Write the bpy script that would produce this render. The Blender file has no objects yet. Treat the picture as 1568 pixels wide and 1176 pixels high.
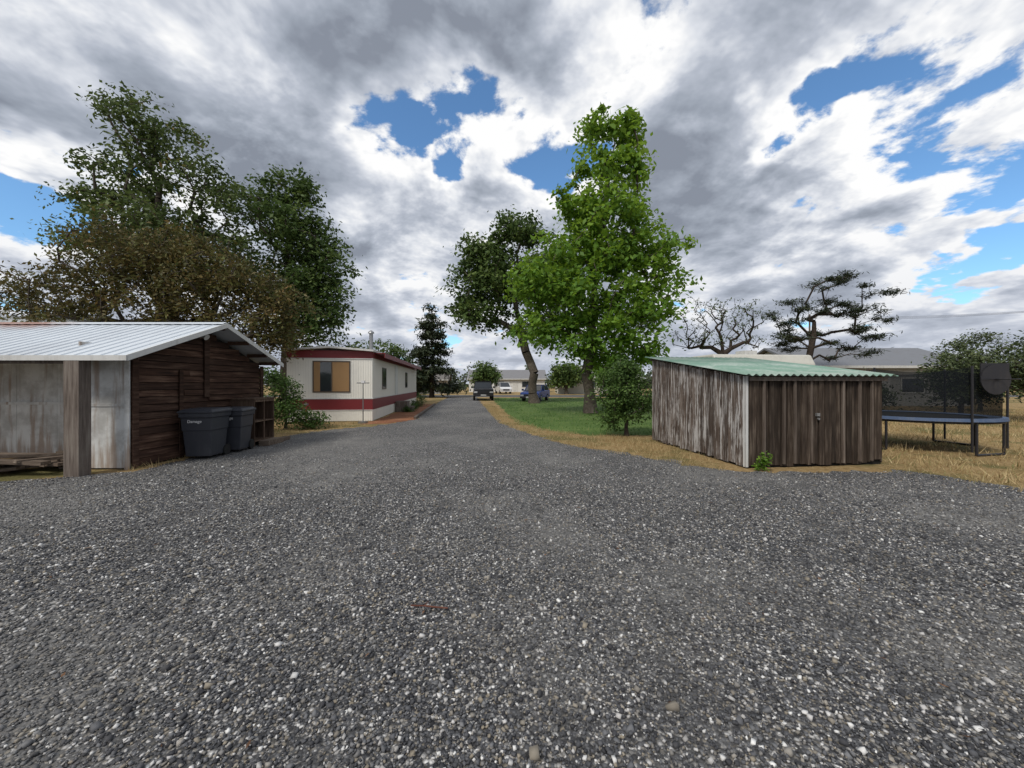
import bpy, math, random
import numpy as np
from mathutils import Vector, Matrix
R=random.Random(7); NR=np.random.default_rng(11)
scene=bpy.context.scene
scene.view_settings.view_transform='Standard'; scene.view_settings.look='None'; scene.view_settings.exposure=0
# ------------------------------------------------------------ node helpers
class N:
    def __init__(s,nt): s.nt=nt
    def n(s,t,**k):
        nd=s.nt.nodes.new(t)
        for a,b in k.items(): setattr(nd,a,b)
        return nd
    def l(s,a,b): s.nt.links.new(a,b)
    def put(s,inp,v):
        if isinstance(v,bpy.types.NodeSocket): s.l(v,inp)
        else: inp.default_value=v
    def m(s,op,a,b=0.0,c=None,clamp=False):
        nd=s.n('ShaderNodeMath',operation=op,use_clamp=clamp)
        s.put(nd.inputs[0],a); s.put(nd.inputs[1],b)
        if c is not None: s.put(nd.inputs[2],c)
        return nd.outputs[0]
    def v(s,op,a,b=None):
        nd=s.n('ShaderNodeVectorMath',operation=op)
        s.put(nd.inputs[0],a)
        if b is not None: s.put(nd.inputs[1],b)
        return nd.outputs['Value'] if op in('DOT_PRODUCT','LENGTH') else nd.outputs[0]
    def sm(s,x,a,b,o0=0.0,o1=1.0,it='SMOOTHSTEP'):
        nd=s.n('ShaderNodeMapRange',interpolation_type=it)
        s.put(nd.inputs[0],x); nd.inputs[1].default_value=a; nd.inputs[2].default_value=b
        nd.inputs[3].default_value=o0; nd.inputs[4].default_value=o1
        return nd.outputs[0]
    def mix(s,f,a,b,bt='MIX'):
        nd=s.n('ShaderNodeMix',data_type='RGBA',blend_type=bt)
        s.put(nd.inputs[0],f)
        s.put(nd.inputs[6],a if not isinstance(a,tuple) else (*a,1)[:4]); s.put(nd.inputs[7],b if not isinstance(b,tuple) else (*b,1)[:4])
        return nd.outputs[2]
    def ramp(s,x,st,interp='LINEAR'):
        nd=s.n('ShaderNodeValToRGB'); r=nd.color_ramp; r.interpolation=interp
        while len(r.elements)<len(st): r.elements.new(0.5)
        for e,(p,c) in zip(r.elements,st): e.position=p; e.color=(*c,1)
        s.put(nd.inputs[0],x); return nd.outputs[0]
    def noise(s,vec,scale,detail=3,rough=.5,dist=0.0,out='Fac'):
        nd=s.n('ShaderNodeTexNoise')
        if vec is not None: s.l(vec,nd.inputs['Vector'])
        nd.inputs['Scale'].default_value=scale; nd.inputs['Detail'].default_value=detail
        nd.inputs['Roughness'].default_value=rough; nd.inputs['Distortion'].default_value=dist
        return nd.outputs[out]
    def scale(s,vec,sc):
        nd=s.n('ShaderNodeMapping'); s.l(vec,nd.inputs[0]); nd.inputs['Scale'].default_value=sc; return nd.outputs[0]
def material(name):
    mt=bpy.data.materials.new(name); mt.use_nodes=True
    nt=mt.node_tree; nt.nodes.clear(); k=N(nt)
    out=k.n('ShaderNodeOutputMaterial')
    return mt,k,out
def princ(k,out,col,rough=.8,metal=0,bump=None,bs=.4,bd=.02,spec=.4):
    p=k.n('ShaderNodeBsdfPrincipled')
    k.put(p.inputs['Base Color'],(*col,1) if isinstance(col,tuple) else col)
    k.put(p.inputs['Roughness'],rough); p.inputs['Metallic'].default_value=metal
    p.inputs['Specular IOR Level'].default_value=spec
    if bump is not None:
        b=k.n('ShaderNodeBump'); b.inputs['Strength'].default_value=bs; b.inputs['Distance'].default_value=bd
        k.l(bump,b.inputs['Height']); k.l(b.outputs[0],p.inputs['Normal'])
    k.l(p.outputs[0],out.inputs[0]); return p
def coord(k): return k.n('ShaderNodeTexCoord').outputs['Object']
def rnd(k):
    a=k.n('ShaderNodeAttribute',attribute_name='rnd'); return a.outputs['Fac']
def m_paint(name,col,rough=.6,metal=0,dirt=.25,dc=(.12,.1,.08),sc=2.0,spec=.4):
    mt,k,out=material(name); c=coord(k)
    n=k.noise(c,sc,5,.6); n2=k.noise(k.scale(c,(14,14,1.2)),1.0,3,.6)
    f=k.m('MULTIPLY',k.sm(k.m('ADD',k.m('MULTIPLY',n,.6),k.m('MULTIPLY',n2,.4)),.45,.75),dirt)
    cc=k.mix(f,col,dc)
    cc=k.mix(k.m('MULTIPLY',rnd(k),.25),cc,tuple(x*.6 for x in col))
    princ(k,out,cc,rough,metal,n,.1,.01,spec); return mt
def m_wood(name,cols,axis=2,paint=None,pamt=.5,sc=1.0):
    mt,k,out=material(name); c=coord(k)
    s=[22*sc]*3; s[axis]=1.6*sc
    cx=k.n('ShaderNodeCombineXYZ'); r=rnd(k)
    for i in range(3): k.l(k.m('MULTIPLY',r,13.7+i*5),cx.inputs[i])
    off=k.v('ADD',c,cx.outputs[0])
    g=k.noise(k.scale(off,tuple(s)),1.0,6,.65)
    big=k.noise(off,1.3,3,.5)
    col=k.ramp(k.m('ADD',k.m('MULTIPLY',g,.7),k.m('MULTIPLY',big,.3)),[(.32,cols[0]),(.5,cols[1]),(.68,cols[2])])
    col=k.mix(k.sm(r,0,1,0,.6,'LINEAR'),col,cols[0])
    if paint:
        s2=[30]*3; s2[axis]=1.3
        pn=k.noise(k.scale(off,tuple(s2)),1.0,6,.75)
        s3=[6]*3; s3[axis]=1.4
        pn3=k.noise(k.scale(off,tuple(s3)),1.0,4,.7)
        f=k.sm(k.m('ADD',k.m('MULTIPLY',pn,.6),k.m('MULTIPLY',pn3,.4)),.53-pamt*.1,.59-pamt*.1)
        col=k.mix(k.m('MULTIPLY',f,k.sm(r,0,1,.95,.5,'LINEAR')),col,paint)
    princ(k,out,col,.85,0,g,.6,.012,.2); return mt
def m_leaf(name,stops,trans=.35):
    mt,k,out=material(name)
    col=k.ramp(rnd(k),stops)
    d=k.n('ShaderNodeBsdfPrincipled'); k.l(col,d.inputs['Base Color']); d.inputs['Roughness'].default_value=.55; d.inputs['Specular IOR Level'].default_value=.25
    t=k.n('ShaderNodeBsdfTranslucent')
    k.l(k.mix(.35,col,(.5,.7,.05),'MIX') if trans>.4 else col,t.inputs[0])
    x=k.n('ShaderNodeMixShader'); x.inputs[0].default_value=trans
    k.l(d.outputs[0],x.inputs[1]); k.l(t.outputs[0],x.inputs[2]); k.l(x.outputs[0],out.inputs[0]); return mt
# ------------------------------------------------------------ mesh helpers
def link(o,parent=None):
    scene.collection.objects.link(o)
    if parent: o.parent=parent
    return o
def empty(name,loc=(0,0,0),rz=0):
    e=bpy.data.objects.new(name,None); e.location=loc; e.rotation_euler=(0,0,rz); e.empty_display_size=.3
    return link(e)
def fast(name,verts,faces,r=None,mats=(),parent=None,smooth=False):
    verts=np.asarray(verts,dtype=np.float32); faces=np.asarray(faces,dtype=np.int32)
    me=bpy.data.meshes.new(name); nv=len(verts); nf,kk=faces.shape
    me.vertices.add(nv); me.vertices.foreach_set('co',verts.ravel())
    me.loops.add(nf*kk); me.loops.foreach_set('vertex_index',faces.ravel())
    me.polygons.add(nf); me.polygons.foreach_set('loop_start',np.arange(0,nf*kk,kk,dtype=np.int32))
    me.polygons.foreach_set('loop_total',np.full(nf,kk,dtype=np.int32))
    me.update(calc_edges=True)
    a=me.attributes.new('rnd','FLOAT','FACE'); a.data.foreach_set('value',np.asarray(r if r is not None else np.zeros(nf),dtype=np.float32))
    if smooth: me.polygons.foreach_set('use_smooth',np.ones(nf,dtype=bool))
    for mm in mats: me.materials.append(mm)
    return link(bpy.data.objects.new(name,me),parent)
class B:
    def __init__(s): s.v=[];s.f=[];s.m=[];s.r=[]
    def add(s,vs,fs,m=0,r=None):
        o=len(s.v); s.v+=[tuple(v) for v in vs]
        if r is None: r=R.random()
        for f in fs: s.f.append([i+o for i in f]); s.m.append(m); s.r.append(r)
    def box(s,x0,x1,y0,y1,z0,z1,m=0,r=None,M=None):
        vs=[Vector((x,y,z)) for x in(x0,x1) for y in(y0,y1) for z in(z0,z1)]
        if M: vs=[M@v for v in vs]
        s.add(vs,[(0,1,3,2),(4,6,7,5),(0,4,5,1),(2,3,7,6),(0,2,6,4),(1,5,7,3)],m,r)
    def cyl(s,p0,p1,r0,r1=None,n=10,m=0,r=None):
        r1=r0 if r1 is None else r1
        p0=Vector(p0);p1=Vector(p1); d=(p1-p0).normalized()
        a=d.orthogonal().normalized(); b=d.cross(a)
        vs=[]
        for p,q in((p0,r0),(p1,r1)):
            for i in range(n):
                t=2*math.pi*i/n; vs.append(p+(a*math.cos(t)+b*math.sin(t))*q)
        fs=[(i,(i+1)%n,n+(i+1)%n,n+i) for i in range(n)]+[tuple(range(n))[::-1],tuple(range(n,2*n))]
        s.add(vs,fs,m,r)
    def prism(s,prof,x0,x1,m=0,r=None,top=None):
        vs=[]
        for x,sg in((x0,1),(x1,-1)):
            for (y,z) in prof:
                xx=x+(sg*top[1]*max(0,(z-top[0])) if top else 0)
                vs.append((xx,y,z))
        n=len(prof)
        s.add(vs,[(i,n+i,n+(i+1)%n,(i+1)%n) for i in range(n)]+[tuple(range(n)),tuple(range(n,2*n))[::-1]],m,r)
    def obj(s,name,mats,parent=None,bevel=0,smooth=False):
        me=bpy.data.meshes.new(name); me.from_pydata(s.v,[],s.f); me.update()
        for q in mats: me.materials.append(q)
        me.polygons.foreach_set('material_index',s.m)
        a=me.attributes.new('rnd','FLOAT','FACE'); a.data.foreach_set('value',s.r)
        o=link(bpy.data.objects.new(name,me),parent)
        if bevel:
            b=o.modifiers.new('bev','BEVEL'); b.width=bevel; b.segments=2; b.limit_method='ANGLE'
        return o
# ------------------------------------------------------------ ground materials
def mat_gravel(stone=False):
    mt,k,out=material('gravel_stones' if stone else 'gravel_surface')
    c=coord(k)
    big=k.noise(c,.35,4,.55); med=k.noise(c,1.6,4,.6)
    rampst=[(0,(.028,.028,.032)),(.25,(.06,.062,.069)),(.5,(.115,.118,.128)),(.68,(.18,.183,.19)),(.8,(.26,.225,.17)),(.88,(.37,.36,.345)),(.95,(.55,.54,.53)),(1,(.78,.78,.76))]
    if stone:
        col=k.ramp(rnd(k),rampst)
        col=k.mix(k.sm(med,.45,.7,0,.5),col,(.055,.055,.058))
        col=k.mix(k.sm(big,.5,.66,0,.4),col,(.20,.195,.185))
        princ(k,out,col,.75,spec=.35); return mt
    v=k.n('ShaderNodeTexVoronoi'); k.l(c,v.inputs['Vector']); v.inputs['Scale'].default_value=50
    v2=k.n('ShaderNodeTexVoronoi'); k.l(c,v2.inputs['Vector']); v2.inputs['Scale'].default_value=95
    s=k.n('ShaderNodeSeparateColor'); k.l(v.outputs['Color'],s.inputs[0])
    s2=k.n('ShaderNodeSeparateColor'); k.l(v2.outputs['Color'],s2.inputs[0])
    col=k.ramp(s.outputs[0],rampst); col2=k.ramp(s2.outputs[0],rampst)
    col=k.mix(k.sm(s.outputs[1],.45,.55),col,col2)
    dk=k.sm(v.outputs['Distance'],.25,.75,1,.35)
    cc=k.n('ShaderNodeCombineColor')
    for i in range(3): k.l(dk,cc.inputs[i])
    col=k.mix(1.0,col,cc.outputs[0],'MULTIPLY')
    col=k.mix(k.sm(big,.42,.66,0,.5),col,(.21,.205,.195))
    col=k.mix(k.sm(med,.45,.7,0,.4),col,(.07,.071,.073))
    h=k.m('SUBTRACT',1.0,k.m('ADD',v.outputs['Distance'],k.m('MULTIPLY',v2.outputs['Distance'],.4)))
    princ(k,out,col,.8,0,h,.8,.011,.35); return mt
def mat_ground():
    mt,k,out=material('dry_ground'); c=coord(k)
    a=k.noise(c,.5,5,.6); b=k.noise(c,9,5,.7); f=k.noise(c,60,3,.7)
    col=k.ramp(k.m('ADD',k.m('MULTIPLY',b,.6),k.m('MULTIPLY',f,.4)),[(.35,(.14,.09,.04)),(.5,(.33,.23,.11)),(.65,(.47,.36,.20))])
    col=k.mix(k.sm(a,.47,.64,0,.75),col,(.085,.10,.035))
    princ(k,out,col,.95,0,f,.8,.03,.1); return mt
def mat_simple(name,st,sc,rough=.9,bd=.02):
    mt,k,out=material(name); c=coord(k)
    a=k.noise(c,sc,4,.65); b=k.noise(c,sc*.08,2,.5)
    col=k.ramp(k.m('ADD',k.m('MULTIPLY',a,.65),k.m('MULTIPLY',b,.35)),st)
    princ(k,out,col,rough,0,a,.6,bd,.25); return mt
G_grav=mat_gravel(); G_stone=mat_gravel(True); G_gr=mat_ground()
G_lawn=mat_simple('lawn_turf',[(.35,(.04,.075,.018)),(.5,(.08,.14,.03)),(.65,(.15,.20,.06))],8)
G_asph=mat_simple('asphalt',[(.3,(.06,.06,.062)),(.5,(.09,.09,.092)),(.7,(.13,.13,.13))],20)
G_mulch=mat_simple('bark_mulch',[(.35,(.10,.04,.02)),(.5,(.24,.10,.05)),(.65,(.38,.20,.11))],14)
def inpoly(P,poly):
    x,y=P[:,0],P[:,1]; r=np.zeros(len(P),bool); n=len(poly)
    for i in range(n):
        x1,y1=poly[i]; x2,y2=poly[(i+1)%n]
        c=((y1>y)!=(y2>y))&(x<(x2-x1)*(y-y1)/((y2-y1)+1e-12)+x1); r^=c
    return r
def jag(poly,step=.25,amp=.12,seed=1):
    q=random.Random(seed); o=[]
    for i in range(len(poly)):
        a=Vector(poly[i]);b=Vector(poly[(i+1)%len(poly)]); L=(b-a).length
        n=max(1,min(int(L/step),80)); nn=Vector((-(b-a).y,(b-a).x)).normalized()
        for j in range(n):
            p=a.lerp(b,j/n)+nn*q.gauss(0,amp)*(1 if j else 0); o.append((p.x,p.y))
    return o
def sheet(name,poly,z,mat):
    me=bpy.data.meshes.new(name); me.from_pydata([(x,y,z) for x,y in poly],[],[list(range(len(poly)))]); me.update()
    me.materials.append(mat); return link(bpy.data.objects.new(name,me))
sheet('ground',[(-500,-60),(500,-60),(500,900),(-500,900)],0,G_gr)
gravel_poly=[(-22,-8),(16,-8),(10,3.6),(7.9,5.6),(7.3,7.0),(4.3,6.95),(3.75,7.3),(2.7,8.7),(1.4,10.2),(.3,13.2),(-.5,16),(-1.0,20),(-2.3,30),(-3.3,38),(-4.2,46),(-7.6,46),(-6.9,38),(-5.95,30),(-4.75,20),(-4.35,17.2),(-5.2,14.6),(-6.3,13.6),(-6.9,12),(-6.9,7),(-8.3,6.3),(-22,6.6)]
gj=jag(gravel_poly,.2,.11,3)
sheet('gravel_driveway',gj,.004,G_grav)
lawn_poly=[(.1,16.6),(.9,13.6),(2.5,11.7),(3.6,11.9),(11,13),(14,22),(14,44),(-2.2,44),(-1.3,32),(-.3,21)]
sheet('lawn',jag(lawn_poly,.3,.12,5),.004,G_lawn)
sheet('street',[(-300,47),(300,47),(300,55),(-300,55)],.006,G_asph)
mulch_poly=[(-6.0,15.2),(-4.9,15.6),(-4.35,17.4),(-4.9,20),(-6.1,30),(-7.6,31),(-6.0,17.5)]
sheet('mulch_bed',jag(mulch_poly,.3,.05,6),.009,G_mulch)
def stones(name,n,zmin,zmax,size):
    Y=zmin+(zmax-zmin)*NR.random(n*2)**1.15; X=NR.uniform(-1.6*zmax,1.6*zmax,n*2)
    keep=(np.abs(X)<1.45*Y+1.0)&(NR.random(n*2)<np.clip(2.0/np.maximum(Y,.5),.12,1)*np.clip((zmax-Y)/3.5,0,1))
    P=np.stack([X[keep],Y[keep]],1); P=P[inpoly(P,gravel_poly)]
    m=len(P)
    cube=np.array([(x,y,z) for x in(-1,1) for y in(-1,1) for z in(-1,1)],float)
    cf=np.array([(0,1,3,2),(4,6,7,5),(0,4,5,1),(2,3,7,6),(0,2,6,4),(1,5,7,3)])
    V=cube[None]*NR.uniform(.45,1.0,(m,8,3))
    S=size*np.exp(NR.normal(0,.36,m))
    V=V*S[:,None,None]*np.stack([np.ones(m),NR.uniform(.6,1,m),NR.uniform(.4,.8,m)],1)[:,None,:]*.75
    a=NR.normal(0,.45,m);b=NR.normal(0,.45,m);c=NR.uniform(0,6.28,m)
    def rot(V,i,j,t):
        ct,st=np.cos(t)[:,None],np.sin(t)[:,None]; A=V[:,:,i]*ct-V[:,:,j]*st; Bq=V[:,:,i]*st+V[:,:,j]*ct
        V=V.copy(); V[:,:,i]=A; V[:,:,j]=Bq; return V
    V=rot(rot(rot(V,1,2,a),0,2,b),0,1,c)
    V[:,:,0]+=P[:,0:1]; V[:,:,1]+=P[:,1:2]; V[:,:,2]+=.006+S[:,None]*.18
    F=(cf[None]+8*np.arange(m)[:,None,None]).reshape(-1,4)
    r=np.repeat(NR.random(m),6)
    return fast(name,V.reshape(-1,3),F,r,[G_stone])
stones('gravel',340000,.6,9.0,.0095)
# ------------------------------------------------------------ grass
def blades(name,poly,n,h,w,mat,lean=.5,z=.004):
    P=np.array(poly); lo=P.min(0);hi=P.max(0)
    Q=NR.uniform(lo,hi,(n*4,2)); Q=Q[inpoly(Q,poly)][:n]
    cl=np.sin(Q[:,0]*3.1+np.sin(Q[:,1]*2.3)*2)*np.cos(Q[:,1]*2.7+Q[:,0])
    kp=NR.random(len(Q))<(.62+.38*cl); Q=Q[kp]; cl=cl[kp]; m=len(Q)
    H=h*np.exp(NR.normal(0,.38,m))*(1+.45*cl); t=NR.uniform(0,6.28,m)
    d=np.stack([np.cos(t),np.sin(t)],1)*w/2
    L=NR.normal(0,lean,(m,2))*H[:,None]
    V=np.zeros((m,3,3)); V[:,0,:2]=Q-d; V[:,1,:2]=Q+d; V[:,2,:2]=Q+L; V[:,:2,2]=z; V[:,2,2]=z+H
    F=np.arange(m*3).reshape(-1,3)
    return fast(name,V.reshape(-1,3),F,NR.random(m),[mat])
M_dry=m_leaf('dry_grass_blades',[(0,(.24,.16,.07)),(.4,(.44,.33,.16)),(.8,(.60,.48,.27)),(1,(.16,.18,.06))],.25)
M_lawnb=m_leaf('lawn_blades',[(0,(.04,.09,.018)),(.5,(.08,.17,.035)),(.9,(.14,.24,.06)),(1,(.3,.26,.12))],.3)
strip=[(3.9,7.0),(2.8,8.3),(1.4,9.9),(.2,13.2),(-.6,16),(-1.1,20),(-2.3,30),(-1.6,30),(-.2,20),(.3,16.6),(1.1,13.5),(2.6,11.8),(4.0,11.6),(4.3,8)]
blades('dry_grass',strip,30000,.06,.009,M_dry)
blades('dry_grass',[(7.3,7.1),(8.0,5.5),(10,3.4),(30,3.4),(34,24),(9,24),(8,12)],60000,.09,.017,M_dry)
blades('dry_grass',[(6.9,7.05),(7.4,5.7),(9.6,3.2),(14,3.0),(14,5),(8,9)],6000,.05,.01,M_dry)
blades('lawn_grass',lawn_poly,45000,.05,.020,M_lawnb)
blades('dry_grass',[(-7.1,6.9),(-6.85,6.9),(-6.8,11.5),(-6.2,13.4),(-5.6,15),(-6.1,16.3),(-9.6,15.6),(-9.5,12),(-7.1,12)],7000,.06,.009,M_dry)
# ------------------------------------------------------------ trees
M_bark=mat_simple('bark',[(.3,(.035,.028,.022)),(.5,(.09,.075,.06)),(.7,(.17,.15,.125))],9,.9,.05)
M_barkd=mat_simple('bark_dark',[(.3,(.018,.013,.01)),(.5,(.045,.034,.027)),(.7,(.09,.07,.055))],9,.9,.05)
def tree(name,trunk,blobs,ncl,nlf,leaf,sig,lmat,tr,seed,flat=1.0,droop=.3,rtip=.018,asp=.55,inner=.45,bark=None,wig=1.0):
    g=np.random.default_rng(seed); root=empty(name,(trunk[0][0],trunk[0][1],0))
    base=np.array([trunk[0][0],trunk[0][1],0.])
    nodes=[];par=[]
    tp=[np.array(p,float) for p in trunk]
    nodes.append(tp[0]);par.append(-1)
    for a,b in zip(tp[:-1],tp[1:]):
        L=np.linalg.norm(b-a); n=max(2,int(L/.8))
        for i in range(1,n+1):
            p=a+(b-a)*i/n; p[:2]+=g.normal(0,.04,2)*tr/.2; nodes.append(p); par.append(len(nodes)-2)
    bl=np.array(blobs,float); vol=bl[:,3]*bl[:,4]*bl[:,5]; vol=vol**.8
    idx=g.choice(len(bl),ncl,p=vol/vol.sum())
    d=g.normal(size=(ncl,3)); d/=np.linalg.norm(d,axis=1)[:,None]; rr=g.random(ncl)**inner
    C=bl[idx,:3]+d*rr[:,None]*bl[idx,3:]*.92
    C=C[np.argsort(np.linalg.norm(C-tp[len(tp)//2],axis=1))]
    NA=np.array(nodes)
    for c in C:
        D=np.linalg.norm(NA-c,axis=1)+np.maximum(0,NA[:,2]-c[2]+.2)*1.3
        D[NA[:,2]<tp[0][2]+ (tp[1][2]-tp[0][2])*.8]+=6
        j=int(np.argmin(D)); a=NA[j]; L=np.linalg.norm(c-a)
        n=max(1,min(5,int(L/.6))); prev=j; new=[]
        for i in range(1,n+1):
            t=i/n; p=a+(c-a)*t; p=p+g.normal(0,(.05*L/ n +.02)*wig,3)*(1 if i<n else 0); p[2]+=.12*L*math.sin(t*math.pi)
            nodes.append(p); par.append(prev); prev=len(nodes)-1; new.append(p)
        NA=np.vstack([NA,new])
    n=len(nodes); r=np.zeros(n); acc=np.zeros(n); e=2.15
    for i in range(n-1,-1,-1):
        r[i]=max(acc[i],rtip**e)
        if par[i]>=0: acc[par[i]]+=r[i]
    r=r**(1/e); r=np.minimum(rtip+(r-rtip)*(tr/max(r[0],1e-6)),tr)
    ch=np.array([i for i in range(n) if par[i]>=0]); pa=np.array([par[i] for i in ch])
    p0=NA[pa];p1=NA[ch]; dd=p1-p0; dd/=np.linalg.norm(dd,axis=1)[:,None]+1e-9
    up=np.tile([.3,.9,.2],(len(ch),1)); a=np.cross(dd,up); a/=np.linalg.norm(a,axis=1)[:,None]+1e-9; b=np.cross(dd,a)
    K=7; V=np.zeros((len(ch),2*K,3)); r0=np.minimum(r[pa],r[ch]*1.35)
    r0=np.where(pa==0,tr*1.45,r0)
    for i in range(K):
        t=2*math.pi*i/K; q=a*math.cos(t)+b*math.sin(t)
        V[:,i]=p0+q*r0[:,None]; V[:,K+i]=p1+q*r[ch][:,None]
    f=np.array([(i,(i+1)%K,K+(i+1)%K,K+i) for i in range(K)])
    F=(f[None]+2*K*np.arange(len(ch))[:,None,None]).reshape(-1,4)
    fast('trunk_and_branches',V.reshape(-1,3)-base,F,None,[bark or M_bark],root,smooth=True)
    if nlf>0:
        m=len(C)*nlf; cc=np.repeat(C,nlf,0); cs=np.repeat(g.uniform(.6,1.35,len(C)),nlf)
        o=g.normal(0,sig,(m,3))*cs[:,None]*np.array([1,1,.62*flat]); o[:,2]-=droop*np.linalg.norm(o[:,:2],axis=1)
        P=cc+o
        nrm=g.normal(0,.6,(m,3))+np.array([0,0,.9])+o*.6; nrm/=np.linalg.norm(nrm,axis=1)[:,None]
        u=np.cross(nrm,g.normal(size=(m,3))); u/=np.linalg.norm(u,axis=1)[:,None]; w=np.cross(nrm,u)
        s=leaf*g.uniform(.6,1.35,m)[:,None]
        V=np.stack([P-u*s*.5,P+w*s*asp*.5-u*s*.05-nrm*s*.05,P+u*s*.5-nrm*s*.12,P-w*s*asp*.5-u*s*.05-nrm*s*.05],1)
        F=np.arange(m*4).reshape(-1,4)
        rc=np.repeat(g.uniform(0,1,len(C)),nlf)
        rv=np.clip(.5*rc+.5*g.random(m),0,1)
        fast('foliage',V.reshape(-1,3)-base,F,rv,[lmat],root)
    return root
L_main=m_leaf('leaves_bright',[(0,(.05,.11,.018)),(.5,(.12,.24,.033)),(1,(.26,.40,.06))],.42)
L_dark=m_leaf('leaves_dark',[(0,(.04,.07,.022)),(.5,(.085,.14,.037)),(1,(.17,.23,.06))],.35)
L_left=m_leaf('leaves_olive',[(0,(.04,.065,.02)),(.5,(.09,.13,.04)),(.88,(.15,.20,.06)),(1,(.26,.14,.05))],.35)
L_brown=m_leaf('leaves_brown',[(0,(.045,.04,.018)),(.3,(.085,.09,.03)),(.55,(.14,.10,.035)),(.8,(.13,.15,.045)),(1,(.28,.17,.07))],.3)
L_pine=m_leaf('needles',[(0,(.014,.025,.013)),(.6,(.04,.055,.028)),(1,(.08,.095,.045))],.1)
L_bush=m_leaf('leaves_bush',[(0,(.03,.06,.015)),(.5,(.07,.13,.03)),(1,(.15,.24,.06))],.3)
L_grey=m_leaf('leaves_sage',[(0,(.04,.055,.025)),(.5,(.08,.11,.045)),(1,(.15,.18,.08))],.2)
tree('shade_tree',[(4.3,21,0),(4.2,21,2.2),(4.5,21,6),(5.0,21,11),(5.7,21,15.5)],
 [(6.3,21,15.9,1.1,1.1,1.1),(4.7,21,15.7,1.1,1.1,.9),(3.9,21,14.3,.9,1.0,.8),(6.4,21,13.7,1.7,1.6,1.4),(4.9,21,12.9,1.7,1.9,1.5),(3.4,21,11.6,1.5,1.6,.9),(5.4,21,10.9,2.9,2.7,1.5),(7.4,20.5,9.1,2.2,2.2,1.2),(7.9,20.6,7.4,1.4,1.5,.8),(2.9,20.5,9.1,2.3,2.2,1.4),(5,20.5,8.6,2,2.4,1.3),(1.6,20.3,7.3,1.9,2.2,1.1),(4.2,20.0,6.5,2.8,2.8,1.5),(7.0,20.6,5.7,1.9,2.3,1.3),(1.7,20.3,5.0,1.9,2.0,1.0),(4.2,20.2,4.3,2.6,2.6,1.4),(6.6,20.6,3.4,1.7,1.8,1.0),(5,20.6,2.7,1.6,1.6,.7)],
 430,60,.30,.32,L_main,.30,21,droop=.8,inner=.4)
tree('shade_tree',[(1.85,32,0),(1.75,32,2.5),(.6,32,6),(.2,32,10),(.6,32,14)],
 [(.9,32,14.3,2.6,2.4,1.8),(-2.2,32,12.6,2.4,2.4,1.8),(-3.5,32,10.2,2.4,2.6,1.8),(-.2,32,10.2,3.6,3.4,2.4),(3.2,32,9.8,3,3,3.0),(-2.4,32,7.7,2.4,2.4,1.4),(1.2,32,6.3,2.6,2.2,1.4),(-4,32,8.3,1.6,1.6,1)],
 360,60,.34,.46,L_dark,.38,22)
tree('elm_tree',[(-20,22,0),(-20,22,3),(-19.9,22,8),(-20.4,22,13),(-20.8,22,16.5)],
 [(-21.9,22,17.4,1.8,1.8,1.1),(-20.4,22,15.7,2.9,2.5,1.5),(-18.5,22,16.6,.9,.9,.9),(-21.9,22,13.4,2.6,2.4,1.6),(-18.2,22,13.4,2.4,2.2,1.7),(-23.4,22,12,1.6,1.6,1.1),(-19.6,22,10.5,4.6,3.2,2.0),(-17,22,9,2.4,2.4,1.6),(-16.6,22,12.2,1.1,1.1,.9),(-24,22,10,1.8,1.8,1)],
 300,62,.24,.40,L_left,.42,23,droop=.45)
tree('elm_tree',[(-15.2,26,0),(-15.2,26,3),(-15.0,26,8),(-15.3,26,13)],
 [(-17.2,26,14.1,2.4,2.2,1.3),(-14.6,26,14.8,1.6,1.6,1.3),(-15.2,26,11.7,3.6,3,2.2),(-12.6,26,10.2,1.9,1.9,1.8),(-14.8,26,8.1,3.8,3.2,2.4),(-12.1,26,7.8,1.4,1.4,1.8),(-13.4,26,5.5,2.3,2.2,2),(-11.8,27,4.2,1.6,1.5,1.0)],
 340,64,.28,.42,L_dark,.40,24)
def sc(bl,k=.94,y=15): return [(x*k,y,1.6+(z-1.6)*k,a*k,b*k,c*k) for x,_,z,a,b,c in bl]
tree('plum_tree',[(-13.6,15,0),(-13.5,15,1.6),(-13.8,15,3.6),(-14.2,15,6)],
 sc([(-15.3,0,7.2,2.6,2,1.5),(-16.9,0,6.6,1.9,1.7,1.4),(-13.2,0,6.9,2.2,2,1.4),(-18.6,0,5.6,2.3,1.8,1.2),(-20.3,0,5.2,1.3,1,.9),(-11,0,6.0,1.9,1.7,1.3),(-9.7,0,4.9,1.2,1.2,1.2),(-14.5,0,5.3,4.2,2.2,1.5),(-18.5,0,4.2,3.0,1.8,1.1),(-11,0,4.2,2,1.6,1.2),(-9.7,0,3.6,.9,.9,.8)]),
 540,70,.16,.27,L_brown,.30,25,droop=.7,asp=.42,rtip=.012)
tree('shrub_tree',[(3.55,11.9,0),(3.55,11.9,.5),(3.5,11.9,1.4)],
 [(3.3,11.9,1.6,.75,.7,.75),(3.7,11.9,1.1,.75,.7,.8),(3.1,11.8,.8,.6,.6,.6),(3.6,12.2,2.1,.45,.45,.4)],170,65,.09,.15,L_bush,.06,26,rtip=.006)
tree('shrub',[(-7.9,13.4,0),(-7.9,13.4,.4),(-7.9,13.4,1)],
 [(-8.2,13.6,1.4,.7,.6,.8),(-7.8,13.3,.7,.7,.5,.6),(-8.3,13.2,1.9,.4,.4,.4),(-7.1,13.6,.35,.5,.4,.3)],110,60,.09,.15,L_bush,.05,27,rtip=.006)
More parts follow.
